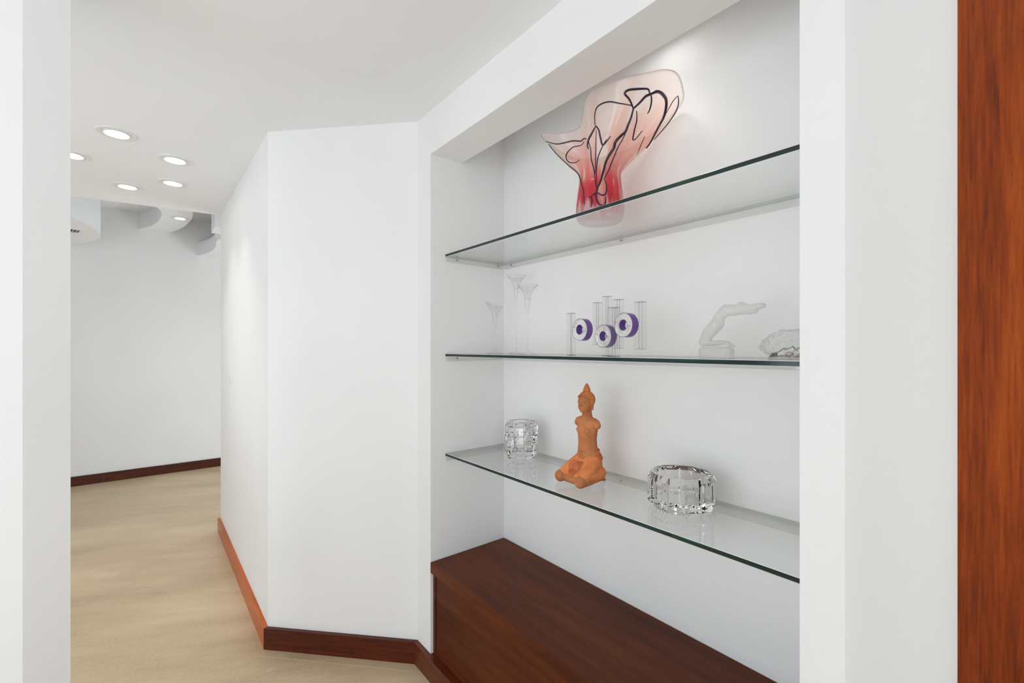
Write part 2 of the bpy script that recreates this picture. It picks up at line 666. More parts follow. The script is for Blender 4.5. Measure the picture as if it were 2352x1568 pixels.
dl = downlight(-2.87, -0.11, CEIL, 'largest and nearest round recessed downlight in the corridor ceiling')
downlight(-3.075, 0.122, CEIL, 'recessed downlight nearest the hall wall, second row of the corridor ceiling', first=dl)
downlight(-3.515, 0.129, CEIL, 'recessed downlight just below the one nearest the hall wall', first=dl)
downlight(-3.773, -0.093, CEIL, 'recessed downlight closest to the end edge of the corridor ceiling', first=dl)
downlight(-3.34, -0.309, CEIL, 'recessed downlight half hidden by the white pier on the left', first=dl)
downlight(-5.63, 0.265, 2.7285, 'small recessed downlight in the wavy soffit of the far room', 7.0, first=dl)
# warm spot inside the niche, behind the header
nl = downlight(-0.83, 1.235, CEIL, 'recessed downlight in the niche ceiling behind the header, beside the vase', 2.3, first=dl, cone=95)

# air vent under the drum
av = empty('air_vent', (-5.47, -0.53, 2.452), math.radians(12))
b = bmesh.new()
for x0, x1, y0, y1 in ((-0.09, 0.09, -0.09, -0.07), (-0.09, 0.09, 0.07, 0.09), (-0.09, -0.07, -0.07, 0.07), (0.07, 0.09, -0.07, 0.07)):
    box(b, x0, x1, y0, y1, -0.008, 0.0)
link('frame', b, M['white_metal'], av)
link('backing', boxbm(-0.07, 0.07, -0.07, 0.07, -0.0015, 0.0), M['dark'], av)
me = None
for k in range(6):
    if me is None:
        o = link('slat', boxbm(-0.07, 0.07, -0.006, 0.006, -0.006, -0.002), M['vent_grey'], av)
        me = o.data
    else:
        o = link_mesh('slat', me, av)
    o.location = (0, -0.055 + 0.022 * k, 0)
tag(av, 'square grey air vent grille under the round soffit', 'vent')

# light switch on the hall wall
sw = empty('light_switch', (-3.595, YH, 1.25))
link('plate', boxbm(-0.036, 0.036, -0.006, 0.0, -0.059, 0.059, bev=0.002), M['white_plastic'], sw)
b = bmesh.new()
box(b, -0.016, 0.016, -0.010, -0.006, -0.033, 0.033, bev=0.0012)
link('rocker', b, M['white_plastic'], sw)
for z in (0.048, -0.048):
    b = bmesh.new()
    lathe(b, [(0.0, 0.0014), (0.003, 0.001), (0.0033, 0.0), (0.0, 0.0)], 12)
    bmesh.ops.rotate(b, verts=b.verts, cent=(0, 0, 0), matrix=Matrix.Rotation(PI / 2, 3, 'X'))
    o = link('screw', b, M['white_plastic'], sw)
    o.location = (0, -0.006, z)
tag(sw, 'white rocker light switch plate on the hall wall', 'switch')

# ------------------------------------------------------------------ bench cabinet
bc = empty('bench_cabinet', ((XL + XR) / 2, 1.16, 0))
bx, by = -(XL + XR) / 2, -1.16
b = bmesh.new()
box(b, XL + 0.001, XR - 0.001, 0.955, YB - 0.001, 0.449, 0.4955, bev=0.0018)
bmesh.ops.translate(b, verts=b.verts, vec=(bx, by, 0))
link('bench_top', b, M['bench_wood'], bc)
b = boxbm(XL + 0.022, XR - 0.001, 0.972, 0.990, 0.0985, 0.449)
bmesh.ops.translate(b, verts=b.verts, vec=(bx, by, 0))
link('front_panel', b, M['bench_wood'], bc)
b = boxbm(XL + 0.002, XL + 0.0215, 0.969, 0.990, 0.0985, 0.449)
bmesh.ops.translate(b, verts=b.verts, vec=(bx, by, 0))
link('side_stile', b, M['bench_wood'], bc)
b = boxbm(XL + 0.002, XR - 0.001, 0.9575, 0.992, 0.0, 0.0985)
bmesh.ops.translate(b, verts=b.verts, vec=(bx, by, 0))
link('plinth', b, M['base_wood'], bc)
b = boxbm(XL + 0.002, XR - 0.001, 0.992, YB - 0.001, 0.0, 0.449)
bmesh.ops.translate(b, verts=b.verts, vec=(bx, by, 0))
link('carcass', b, M['bench_wood'], bc)
tag(bc, 'long dark mahogany bench cabinet filling the bottom of the niche', 'cabinet')

# ------------------------------------------------------------------ glass shelves and clear cleats
SH = (1.839, 1.398, 0.957)
SY0, SY1 = 1.030, YB - 0.002
SN = ('top', 'middle', 'bottom')
SL = ('topmost glass shelf with green edge, carrying the red glass vase',
      'middle glass shelf at eye level carrying the clear sculptures',
      'lowest glass shelf carrying the terracotta statue and cut crystal bowls')


def shelf_mesh():
    b = bmesh.new()
    x0, x1, z0, z1 = XL + 0.002, XR - 0.002, -0.0125, 0.0
    box(b, x0, x1, SY0, SY1, z0, z1)
    es = [e for e in b.edges if all(abs(v.co.y - SY0) < 1e-5 for v in e.verts) and abs(e.verts[0].co.z - e.verts[1].co.z) < 1e-5]
    r = bmesh.ops.bevel(b, geom=es, offset=0.0011, segments=1, affect='EDGES')
    b.normal_update()
    for f in b.faces:
        if abs(f.normal.z) > 0.9:
            f.material_index = 0
        elif abs(f.normal.z) > 0.3:
            f.material_index = 2
        elif f.normal.y < -0.9:
            f.material_index = 1
        else:
            f.material_index = 3
    return b


M['glass_edge_soft'] = thin_glass('green_glass_side_edge', (0.80, 0.84, 0.83, 1))
smesh = None
for z, nm, lb in zip(SH, SN, SL):
    if smesh is None:
        o = link('glass_shelf', shelf_mesh(), [M['shelf_glass'], M['glass_edge'], M['arris'], M['glass_edge_soft']])
        smesh = o.data
    else:
        o = link_mesh('glass_shelf', smesh)
    o.location = (0, 0, z)
    tag(o, lb, 'shelf', 'glass shelves in the niche')


def screw_at(parent, loc, axis):
    b = bmesh.new()
    lathe(b, [(0.0, 0.0012), (0.0015, 0.0012), (0.0035, 0.0006), (0.0036, -0.004), (0, -0.004)], 14)
    rot = Matrix.Rotation(PI / 2, 3, 'Y') if axis == 'x' else Matrix.Rotation(PI / 2, 3, 'X')
    bmesh.ops.rotate(b, verts=b.verts, cent=(0, 0, 0), matrix=rot)
    o = link('screw', b, M['screw'], parent)
    o.location = loc


for z, nm in zip(SH, SN):
    zt = z - 0.0128
    cl = empty('shelf_cleat', (XL, 1.19, zt))
    link('bar', boxbm(0.0004, 0.010, -0.158, 0.158, -0.0205, 0.0, bev=0.0008), M['acrylic'], cl)
    for y in (-0.102, 0.130):
        screw_at(cl, (0.010, y, -0.008), 'x')
    tag(cl, 'clear acrylic cleat under the %s shelf on the left niche wall' % nm, 'bracket', 'clear acrylic shelf cleats')
    cl = empty('shelf_cleat', ((XL + XR) / 2, YB, zt))
    link('bar', boxbm(-0.695, 0.70, -0.012, -0.0004, -0.0205, 0.0, bev=0.0008), M['acrylic'], cl)
    for x in (-0.643, -0.003, 0.62):
        screw_at(cl, (x, -0.012, -0.008), 'y')
    tag(cl, 'clear acrylic cleat under the %s shelf on the niche back wall' % nm, 'bracket', 'clear acrylic shelf cleats')

#@@OBJECTS
# ------------------------------------------------------------------ art glass vase on the top shelf
VASE = Vector((-0.982, 1.176, SH[0] + 0.0004))
VROT = math.atan2(0.6415, 0.767)           # local +x points to the right as seen from the room
V_RIM = [(0, 0.262, 0.377), (14, 0.222, 0.342), (28, 0.182, 0.31), (48, 0.15, 0.285), (80, 0.125, 0.272), (115, 0.122, 0.262), (145, 0.145, 0.272), (165, 0.178, 0.298), (180, 0.199, 0.315), (195, 0.147, 0.296), (210, 0.106, 0.293), (222, 0.088, 0.302), (232, 0.091, 0.33), (242, 0.104, 0.357), (252, 0.112, 0.38), (264, 0.125, 0.384), (276, 0.155, 0.376), (290, 0.2, 0.371), (304, 0.228, 0.375), (318, 0.248, 0.393), (332, 0.256, 0.405), (346, 0.259, 0.399)]   # angle, radius, height of the rim
V_BODY = [(0.052, 0.0), (0.068, 0.004), (0.0775, 0.016), (0.0800, 0.034), (0.0785, 0.060), (0.0745, 0.095), (0.0710, 0.120), (0.0688, 0.140), (0.0682, 0.155)]


def rim(ang):
    pts = V_RIM + [(V_RIM[0][0] + 360, V_RIM[0][1], V_RIM[0][2])]
    a = ang % 360
    m = len(V_RIM)
    for i in range(m):
        if pts[i][0] <= a <= pts[i + 1][0]:
            k = (a - pts[i][0]) / (pts[i + 1][0] - pts[i][0])
            res = []
            for c in (1, 2):
                p0, p1, p2, p3 = V_RIM[i - 1][c], pts[i][c], pts[i + 1][c], V_RIM[(i + 2) % m][c]
                res.append(0.5 * (2 * p1 + (p2 - p0) * k + (2 * p0 - 5 * p1 + 4 * p2 - p3) * k * k + (3 * p1 - p0 - 3 * p2 + p3) * k ** 3))
            return res


def vase_point(ang, s, off=0.0):
    """Outer skin: s 0..1 is the body, 1..2 the flare; off > 0 lies outside."""
    ca, sa = math.cos(math.radians(ang)), math.sin(math.radians(ang))
    if s <= 1:
        u = s * (len(V_BODY) - 1)
        i = min(int(u), len(V_BODY) - 2)
        k = u - i
        r = V_BODY[i][0] * (1 - k) + V_BODY[i + 1][0] * k
        z = V_BODY[i][1] * (1 - k) + V_BODY[i + 1][1] * k
    else:
        t = s - 1
        R, Z = rim(ang)
        r0, z0 = V_BODY[-1]
        p = 1.2 - 0.5 * max(0, ca) ** 0.7 - 0.3 * max(0, -ca)
        e = 0.16
        r = r0 + (R - r0) * (((t + e) ** p - e ** p) / ((1 + e) ** p - e ** p)) * (1 - (1 - t) ** 4)
        z = z0 + (Z - z0) * t
    return Vector(((r + off) * ca, (r + off) * sa, z))


def vase_material():
    t = NT('red_and_clear_art_glass')
    tc = t.n('ShaderNodeTexCoord')
    sp = t.n('ShaderNodeSeparateXYZ')
    t.l(tc.outputs['Object'], sp.inputs[0])
    ang = t.math('ARCTAN2', sp.outputs['Y'], sp.outputs['X'])
    at = t.n('ShaderNodeAttribute', attribute_name='flow')
    fl_ = at.outputs['Fac']
    cmb = t.n('ShaderNodeCombineXYZ')
    ca_, sa_ = t.math('COSINE', ang), t.math('SINE', ang)
    t.l(t.math('MULTIPLY', ca_, 1.3), cmb.inputs[0])
    t.l(t.math('MULTIPLY', sa_, 1.3), cmb.inputs[1])
    t.l(t.math('MULTIPLY', fl_, 0.7), cmb.inputs[2])
    streak = t.noise(cmb.outputs[0], 2.4, 2, 0.4)
    wob = t.math('ADD', fl_, t.math('MULTIPLY', t.math('SUBTRACT', streak, 0.5), 0.9))
    clear = (0.93, 0.90, 0.90, 1)
    c = t.ramp(t.math('MULTIPLY', wob, 0.5), [
        (0.0, (0.84, 0.80, 0.80, 1)), (0.16, (0.86, 0.76, 0.77, 1)), (0.215, (0.78, 0.10, 0.15, 1)), (0.34, (0.84, 0.11, 0.15, 1)),
        (0.46, (0.92, 0.36, 0.34, 1)), (0.62, (0.96, 0.58, 0.51, 1)), (0.80, (0.97, 0.74, 0.66, 1)), (0.95, (0.94, 0.86, 0.84, 1))])
    # petal-shaped clear windows between the coloured streaks
    cmb2 = t.n('ShaderNodeCombineXYZ')
    t.l(t.math('MULTIPLY', ca_, 1.9), cmb2.inputs[0])
    t.l(t.math('MULTIPLY', sa_, 1.9), cmb2.inputs[1])
    t.l(t.math('MULTIPLY', fl_, 0.9), cmb2.inputs[2])
    pet = t.noise(cmb2.outputs[0], 1.7, 1, 0.3)
    c = t.mixc(t.ramp(pet, [(0.53, (0, 0, 0, 1)), (0.548, (1, 1, 1, 1))]), c, t.mixc(0.66, c, (0.97, 0.88, 0.82, 1)))
    tr = t.n('ShaderNodeBsdfTransparent')
    t.l(c, tr.inputs['Color'])
    tl = t.n('ShaderNodeBsdfTranslucent')
    t.l(c, tl.inputs['Color'])
    df = t.n('ShaderNodeBsdfDiffuse')
    t.l(c, df.inputs['Color'])
    m0 = t.n('ShaderNodeMixShader')
    m0.inputs[0].default_value = 0.6
    t.l(df.outputs[0], m0.inputs[1])
    t.l(tl.outputs[0], m0.inputs[2])
    m1 = t.n('ShaderNodeMixShader')
    m1.inputs[0].default_value = 0.34
    t.l(tr.outputs[0], m1.inputs[1])
    t.l(m0.outputs[0], m1.inputs[2])
    gl = t.n('ShaderNodeBsdfGlossy')
    gl.inputs['Roughness'].default_value = 0.06
    t.l(t.bump(t.noise(tc.outputs['Object'], 260, 2), 0.25, 0.0006), gl.inputs['Normal'])
    m2 = t.n('ShaderNodeMixShader')
    t.l(fresnel(t, 1.5), m2.inputs[0])
    t.l(m1.outputs[0], m2.inputs[1])
    t.l(gl.outputs[0], m2.inputs[2])
    return t.done(m2.outputs[0])


M['vase'] = vase_material()
M['vase_inner'] = thin_glass('clear_vase_inner_glass', (0.985, 0.98, 0.98, 1), 0.35, ior=1.3)
M['vase_rim'] = thin_glass('dark_vase_rim_glass', (0.62, 0.50, 0.55, 1), 0.05, 0.1)
M['trail'] = plain('dark_purple_glass_trail', (0.022, 0.008, 0.030, 1), 0.15)
M['vase_base'] = thin_glass('milky_vase_base_glass', (0.93, 0.91, 0.91, 1), 0.03, 0.22, (0.9, 0.86, 0.86, 1))


def build_vase():
    root = empty('art_glass_vase', VASE, VROT)
    NA = 144
    S = [i / 16 for i in range(17)] + [1 + i / 26 for i in range(1, 27)]
    b = bmesh.new()
    fl_ = b.verts.layers.float.new('flow')
    rings = []
    for s in S:
        ring = []
        for i in range(NA):
            v = b.verts.new(vase_point(360 * i / NA, s))
            v[fl_] = s
            ring.append(v)
        rings.append(ring)
    TH = 0.0042
    for s in reversed([q for q in S if q > 0.28]):
        ring = []
        for i in range(NA):
            v = b.verts.new(vase_point(360 * i / NA, s, -TH))
            v[fl_] = s
            ring.append(v)
        rings.append(ring)
    nout = len(S)
    for k, (a, c) in enumerate(zip(rings[:-1], rings[1:])):
        for i in range(NA):
            j = (i + 1) % NA
            f = b.faces.new((a[i], a[j], c[j], c[i]))
            f.material_index = 0 if k < nout - 1 else (2 if k == nout - 1 else 1)
    ce = b.verts.new((0, 0, 0.001))
    ci = b.verts.new((0, 0, rings[-1][0].co.z - 0.004))
    for i in range(NA):
        j = (i + 1) % NA
        f = b.faces.new((ce, rings[0][j], rings[0][i]))
        f.material_index = 3
        f = b.faces.new((rings[-1][i], rings[-1][j], ci))
        f.material_index = 3
    link('vase_body', b, [M['vase'], M['vase_inner'], M['vase_rim'], M['vase_base']], root, smooth=True)
    for pts, w in V_TRAILS:
        b = bmesh.new()
        sp_ = spline(pts, 8)
        n = len(sp_)
        rr = [1.4 * w * (0.55 + 0.45 * math.sin(PI * min(1, (k + 1) / n * 1.05)) ) for k in range(n)]
        tube(b, [vase_point(a, s, 0.0006) for a, s in sp_], rr, 8)
        link('glass_trail', b, M['trail'], root, smooth=True)
    tag(root, 'red and clear flared glass vase with dark swirling trails on the top shelf', 'vase')


# paths of the trails over the skin: (angle, position from foot to rim), thickness
V_TRAILS = [
    ([(-99.0, 1.56), (-99.0, 1.68), (-95.0, 1.76), (-87.0, 1.79), (-79.0, 1.78), (-70.0, 1.73), (-60.0, 1.69), (-56.0, 1.66)], 0.0016),
    ([(-56.0, 1.65), (-62.0, 1.75), (-67.0, 1.82), (-65.0, 1.85), (-60.0, 1.85), (-54.0, 1.84), (-49.0, 1.82), (-46.0, 1.77)], 0.0026),
    ([(-56.0, 1.65), (-52.0, 1.7), (-49.0, 1.75), (-45.0, 1.77), (-39.0, 1.79), (-30.0, 1.77), (-23.0, 1.75), (-16.0, 1.7), (-12.0, 1.65), (-9.0, 1.56), (-2.0, 1.47), (8.0, 1.46)], 0.0034),
    ([(-45.0, 1.77), (-41.0, 1.7), (-38.0, 1.62), (-38.0, 1.58)], 0.0018),
    ([(-56.0, 1.65), (-55.0, 1.56), (-55.0, 1.48), (-55.0, 1.42), (-59.0, 1.38), (-64.0, 1.32), (-64.0, 1.25), (-71.0, 1.16), (-78.0, 1.03), (-87.0, 0.75), (-96.0, 0.62), (-99.0, 0.56)], 0.0032),
    ([(-52.0, 1.62), (-47.0, 1.52), (-43.0, 1.42), (-37.0, 1.34), (-32.0, 1.35), (-30.0, 1.43)], 0.0016),
    ([(-97.0, 1.55), (-92.0, 1.49), (-89.0, 1.4), (-85.0, 1.31), (-79.0, 1.33), (-73.0, 1.39)], 0.002),
    ([(-97.0, 1.55), (-107.0, 1.48), (-114.0, 1.45), (-119.0, 1.4), (-118.0, 1.33)], 0.0024),
    ([(-121.0, 1.5), (-128.0, 1.59), (-148.0, 1.76), (-162.0, 1.77), (-172.0, 1.76), (-181.0, 1.85)], 0.0016),
    ([(-129.0, 1.55), (-150.0, 1.64), (-163.0, 1.56), (-171.0, 1.45), (-173.0, 1.35), (-160.0, 1.31), (-147.0, 1.33)], 0.0014),
    ([(-97.0, 1.5), (-99.0, 1.34), (-101.0, 1.1), (-103.0, 0.81), (-99.0, 0.62)], 0.0011),
    ([(-115.0, 1.41), (-112.0, 1.29), (-112.0, 1.15), (-106.0, 1.0), (-102.0, 0.77), (-99.0, 0.62)], 0.0014),
    ([(-78.0, 1.37), (-87.0, 1.26), (-96.0, 1.13), (-99.0, 0.92), (-97.0, 0.62)], 0.0014),
    ([(-12.0, 1.9), (-6.0, 1.89), (0.0, 1.84), (3.0, 1.76), (3.0, 1.64), (4.0, 1.54)], 0.0016),
    ([(-12.0, 1.9), (-14.0, 1.81), (-12.0, 1.68)], 0.0011),
    ([(-55.0, 1.5), (-54.0, 1.37), (-57.0, 1.25), (-58.0, 1.16), (-63.0, 1.03), (-73.0, 0.85), (-79.0, 0.75), (-74.0, 0.72)], 0.0015),
    ([(-116.0, 0.52), (-107.0, 0.54), (-97.0, 0.56), (-85.0, 0.53), (-76.0, 0.55), (-74.0, 0.65), (-77.0, 0.71)], 0.0019),
    ([(-99.0, 0.56), (-98.0, 0.49), (-90.0, 0.39), (-79.0, 0.4), (-77.0, 0.51)], 0.002),
    ([(-110.0, 0.53), (-108.0, 0.46), (-110.0, 0.37)], 0.0016),
    ([(-179.0, 1.77), (-185.0, 1.53), (-187.0, 1.27), (-156.0, 0.88), (-135.0, 0.63), (-128.0, 0.44)], 0.0015),
    ([(-19.0, 1.41), (-10.0, 1.33), (-1.0, 1.29)], 0.001),
]
build_vase()


# ------------------------------------------------------------------ blown glass candle holders on the middle shelf
def flute(x, y, h, rt, wave, ph, rb, label):
    root = empty('candle_holder', (x, y, SH[1] + 0.0004))
    b = bmesh.new()
    lathe(b, [(0.0, 0.0), (rb, 0.0), (rb, 0.0012), (rb * 0.6, 0.005), (rb * 0.2, 0.011), (0.0045, 0.016), (0.0, 0.016)], 32)
    link('foot', b, M['flute_glass'], root, auto=50)
    b = bmesh.new()
    ball(b, (0, 0, 0.0175), (0.0052, 0.0052, 0.0042), seg=12, rings=8)
    link('knop', b, M['flute_glass'], root, smooth=True)
    hc = h - 0.115
    b = bmesh.new()
    lathe(b, [(0.0, 0.018), (0.0022, 0.020), (0.0018, hc * 0.5), (0.0022, hc - 0.01), (0.0032, hc), (0.0, hc + 0.001)], 14)
    link('stem', b, M['flute_glass'], root, smooth=True)
    b = bmesh.new()
    prof = [(0.003, 0.0), (0.007, 0.016), (0.0105, 0.040), (0.0125, 0.058), (0.017, 0.078), (0.027, 0.098), (rt, 0.115)]
    n = 40
    outer, inner = [], []
    for k, (r, z) in enumerate(prof):
        t = (z / 0.115) ** 3
        for lst, dr_ in ((outer, 0.0), (inner, -0.0009)):
            lst.append([b.verts.new(((r + dr_) * (1 + 0.07 * t * math.sin(3 * a_ + ph)) * math.cos(a_), (r + dr_) * (1 + 0.07 * t * math.sin(3 * a_ + ph)) * math.sin(a_), hc + z + wave * t * math.cos(a_ + ph))) for a_ in [2 * PI * i / n for i in range(n)]])
    seq = outer + inner[::-1]
    for a_, c in zip(seq[:-1], seq[1:]):
        for i in range(n):
            j = (i + 1) % n
            b.faces.new((a_[i], a_[j], c[j], c[i]))
    link('cup', b, M['flute_glass'], root, smooth=True)
    b = bmesh.new()
    lathe(b, [(0.0, hc + 0.0575), (0.0112, hc + 0.0575), (0.0112, hc + 0.0592), (0.0, hc + 0.0592)], 24)
    link('candle_plate', b, M['flute_glass'], root, auto=40)
    tag(root, label, 'candle holder', 'clear stemmed glass candle holders')


flute(-1.623, 1.220, 0.222, 0.042, 0.010, 2.0, 0.040, 'shortest clear glass candle holder, against the left niche wall')
flute(-1.551, 1.285, 0.348, 0.045, 0.002, 0.4, 0.042, 'tallest clear stemmed glass candle holder, between the other two')
flute(-1.400, 1.220, 0.284, 0.045, 0.012, -2.2, 0.042, 'clear stemmed candle holder with tilted rim, nearest the purple sculpture')

# ------------------------------------------------------------------ purple and clear crystal sculpture
M['purple'] = thin_glass('purple_coated_glass', (0.60, 0.40, 0.80, 1), 0.08, 0.5, (0.46, 0.27, 0.68, 1))
M['purple_dark'] = thin_glass('violet_coated_glass', (0.42, 0.20, 0.70, 1), 0.08, 0.6, (0.33, 0.14, 0.60, 1))
M['rod_clear'] = thin_glass('clear_rod_glass', (0.972, 0.972, 0.970, 1), 0.0)
M['rod_edge'] = thin_glass('grey_rod_arris', (0.25, 0.25, 0.25, 1), 0.05)
SC = Vector((-0.96, 1.16, SH[1] + 0.0003))
cs = empty('crystal_sculpture', SC)
for (x, y, w, dpt, z0, z1) in (
        (-1.109, 1.172, 0.026, 0.022, 0.0, 0.1485),
        (-1.008, 1.195, 0.026, 0.022, 0.036, 0.180),
        (-0.952, 1.176, 0.026, 0.022, 0.0, 0.195),
        (-0.888, 1.152, 0.028, 0.024, 0.024, 0.178),
        (-0.863, 1.098, 0.030, 0.026, 0.0, 0.148),
        (-0.806, 1.152, 0.028, 0.024, 0.022, 0.164)):
    b = boxbm(-w / 2, w / 2, -dpt / 2, dpt / 2, z0, z1, bev=0.0007)
    b.normal_update()
    for f in b.faces:
        f.material_index = 0 if max(abs(q_) for q_ in f.normal) > 0.99 else 1
    o = link('rod', b, [M['rod_clear'], M['rod_edge']], cs)
    o.location = (x - SC.x, y - SC.y, 0)


def disc(x, y, z, R, th, rh):
    o = empty('ring_disc', (x - SC.x, y - SC.y, z - SH[1]))
    o.parent = cs
    o.rotation_euler = (PI / 2, 0, math.radians(-6))
    b = bmesh.new()
    lathe(b, [(rh + 0.0008, th / 2), (rh + 0.0008, -th / 2), (R - 0.0008, -th / 2), (R - 0.0008, th / 2)], 48, closed=True)
    bmesh.ops.recalc_face_normals(b, faces=b.faces)
    link('glass_ring', b, M['rod_glass'], o, auto=30)
    b = bmesh.new()
    lathe(b, [(R - 0.0006, -th / 2), (R + 0.0006, -th / 2), (R + 0.0006, th / 2), (R - 0.0006, th / 2)], 48, closed=True)
    link('purple_rim', b, M['purple'], o, auto=30)
    b = bmesh.new()
    lathe(b, [(rh - 0.0006, -th / 2), (rh + 0.0006, -th / 2), (rh + 0.0006, th / 2), (rh - 0.0006, th / 2)], 40, closed=True)
    link('purple_core', b, M['purple_dark'], o, auto=30)


disc(-1.051, 1.166, 1.4863, 0.0375, 0.026, 0.0165)
disc(-0.925, 1.136, 1.4611, 0.0360, 0.024, 0.0150)
disc(-0.838, 1.125, 1.4925, 0.0365, 0.026, 0.0160)
tag(cs, 'clear crystal sculpture of square rods and purple-edged ring discs', 'sculpture')

# ------------------------------------------------------------------ frosted glass figure
M['frosted'] = thin_glass('frosted_glass', (0.93, 0.93, 0.93, 1), 0.35, 0.42, (0.90, 0.90, 0.895, 1), 1.4)
fg = empty('frosted_figurine', (-0.582, 1.172, SH[1] + 0.0003))
b = bmesh.new()
foot = [(0.036, 0.008), (0.042, 0.0), (0.036, -0.012)]
pl = [(-0.044, -0.014), (-0.038, -0.019), (0.032, -0.019), (0.039, -0.014), (0.039, 0.014), (0.032, 0.019), (-0.038, 0.019), (-0.044, 0.014)]
lo_ = [b.verts.new((x, y, 0)) for x, y in pl]
mid_ = [b.verts.new((x, y, 0.022 + 0.003 * (1 - abs(x) / 0.044))) for x, y in pl]
hi_ = [b.verts.new((x * 0.82, y * 0.7, 0.033 - 0.003 * abs(x) / 0.04)) for x, y in pl]
b.faces.new(lo_[::-1])
b.faces.new(hi_)
for A, B in ((lo_, mid_), (mid_, hi_)):
    for i in range(8):
        j = (i + 1) % 8
        b.faces.new((A[i], A[j], B[j], B[i]))
link('block_base', b, M['frosted'], fg, auto=30)
b = bmesh.new()
mm = 0.001


def fl3(pts, rads, y, ys=1.0):
    limb(b, [(x * mm, yy * mm, z * mm) for x, z, yy in [(p[0], p[1], y if len(p) < 3 else p[2]) for p in pts]], [r * mm * 1.13 for r in rads])


for sgn in (-1, 1):
    yk = 8 * sgn
    fl3([(-37, 39), (-5, 39), (24, 40)], [7, 6.5, 4.2], yk)               # shin
    fl3([(24, 40), (33, 36), (42, 29)], [4.2, 3.6, 2.6], yk)               # foot over the edge
    fl3([(-37, 42), (-21, 67), (0, 89)], [9, 13, 13.5], 6 * sgn)            # thigh
    fl3([(72, 124), (94, 127), (113, 130)], [8.5, 7.5, 5.5], 6 * sgn)        # arms stretched over the head
    fl3([(60, 130), (64, 137)], [8, 5.0], 7.5 * sgn)                         # breasts
fl3([(1, 91), (5, 106), (12, 114), (23, 122)], [15, 12, 12, 14], 0)          # hips, waist, ribs
fl3([(23, 123), (46, 123), (68, 125)], [14, 12.5, 13], 0)                    # chest to shoulders
fl3([(68, 125), (82, 121), (94, 121)], [11, 10.5, 9], 0)                     # neck and hanging head
fl3([(90, 123), (110, 129)], [8, 5], 0)
sk = fuse(b, 0.0013, 6)
sk.materials.append(M['frosted'])
link_mesh('figure', sk, fg, smooth=True)
tag(fg, 'frosted glass figurine bending backwards while kneeling on a block', 'figurine')

# ------------------------------------------------------------------ clear plastic bag with scraps
M['plastic'] = thin_glass('clear_plastic_film', (0.975, 0.975, 0.975, 1), 0.10, 0.03, (0.9, 0.9, 0.9, 1), 1.55)
M['scrap_grey'] = plain('grey_scrap', (0.38, 0.37, 0.36, 1), 0.6, 0, 0.3)
M['scrap_mid'] = plain('pale_grey_scrap', (0.42, 0.41, 0.40, 1), 0.6, 0, 0.3)
M['scrap_pink'] = plain('pinkish_cord', (0.62, 0.52, 0.48, 1), 0.6, 0, 0.3)
BAG = Vector((-0.402, 1.185, SH[1] + 0.0005))
bg = empty('plastic_bag', BAG)
b = bmesh.new()
bmesh.ops.create_icosphere(b, subdivisions=6, radius=1.0)
for v in b.verts:
    p = v.co.copy()
    n1 = noise.noise(p * 1.6 + Vector((3, 1, 7)))
    n2 = noise.noise(p * 4.2 + Vector((9, 2, 1)))
    n3 = abs(noise.noise(p * 7.5 + Vector((1, 5, 2))))
    k = 1 + 0.16 * n1 + 0.12 * n2 + 0.16 * n3 + 0.06 * abs(noise.noise(p * 15.0))
    v.co = Vector((p.x * 0.066 * k, p.y * 0.066 * k, max(0.0, 0.030 + p.z * 0.037 * k)))
    v.co.x = min(v.co.x, 0.078)
link('bag_film', b, M['plastic'], bg, auto=20)
tag(bg, 'crumpled clear plastic bag of scraps at the right end of the middle shelf', 'bag')


def scrap(name, pts, w, th, mat, label, cat):
    """A creased strip: a ribbon with thickness folded along its length."""
    b = bmesh.new()
    rows = []
    for i, p in enumerate(pts):
        dx = Vector(pts[min(i + 1, len(pts) - 1)]) - Vector(pts[max(i - 1, 0)])
        sd = Vector((-dx.y, dx.x, 0.15 * dx.length)).normalized() * (w / 2)
        up_ = Vector((0, 0, th))
        rows.append([b.verts.new(Vector(p) - sd), b.verts.new(Vector(p) + sd), b.verts.new(Vector(p) + sd + up_), b.verts.new(Vector(p) - sd + up_)])
    for r0, r1 in zip(rows[:-1], rows[1:]):
        for i in range(4):
            j = (i + 1) % 4
            b.faces.new((r0[i], r1[i], r1[j], r0[j]))
    b.faces.new(rows[0])
    b.faces.new(rows[-1][::-1])
    o = link(name, b, mat)
    o.location = BAG
    tag(o, label, cat, 'scraps inside the plastic bag')


scrap('paper_scrap', [(-0.040, -0.020, 0.005), (-0.034, -0.028, 0.014), (-0.024, -0.029, 0.016), (-0.016, -0.028, 0.023), (-0.006, -0.027, 0.022), (0.004, -0.026, 0.028), (0.012, -0.022, 0.018)], 0.018, 0.002, M['scrap_grey'], 'folded grey paper scrap on the left inside the plastic bag', 'scrap')
scrap('paper_scrap', [(-0.004, -0.030, 0.004), (0.010, -0.028, 0.020), (0.030, -0.024, 0.031), (0.050, -0.018, 0.027)], 0.020, 0.003, M['scrap_mid'], 'pale grey folded scrap on the right inside the plastic bag', 'scrap')
scrap('paper_scrap', [(-0.046, -0.010, 0.003), (-0.018, -0.024, 0.006), (0.010, -0.022, 0.005), (0.044, -0.008, 0.006)], 0.026, 0.002, M['scrap_mid'], 'flat pale scrap lying at the bottom of the plastic bag', 'scrap')
b = bmesh.new()
tube(b, spline([(-0.012, -0.036, 0.006), (-0.004, -0.034, 0.015), (0.006, -0.032, 0.013), (0.004, -0.036, 0.006), (0.014, -0.036, 0.009), (0.026, -0.030, 0.014), (0.040, -0.024, 0.010)], 6), 0.0022, 8)
o = link('cord_scrap', b, M['scrap_pink'], smooth=True)
o.location = BAG
tag(o, 'pinkish coiled cord scrap inside the plastic bag', 'cord', 'scraps inside the plastic bag')


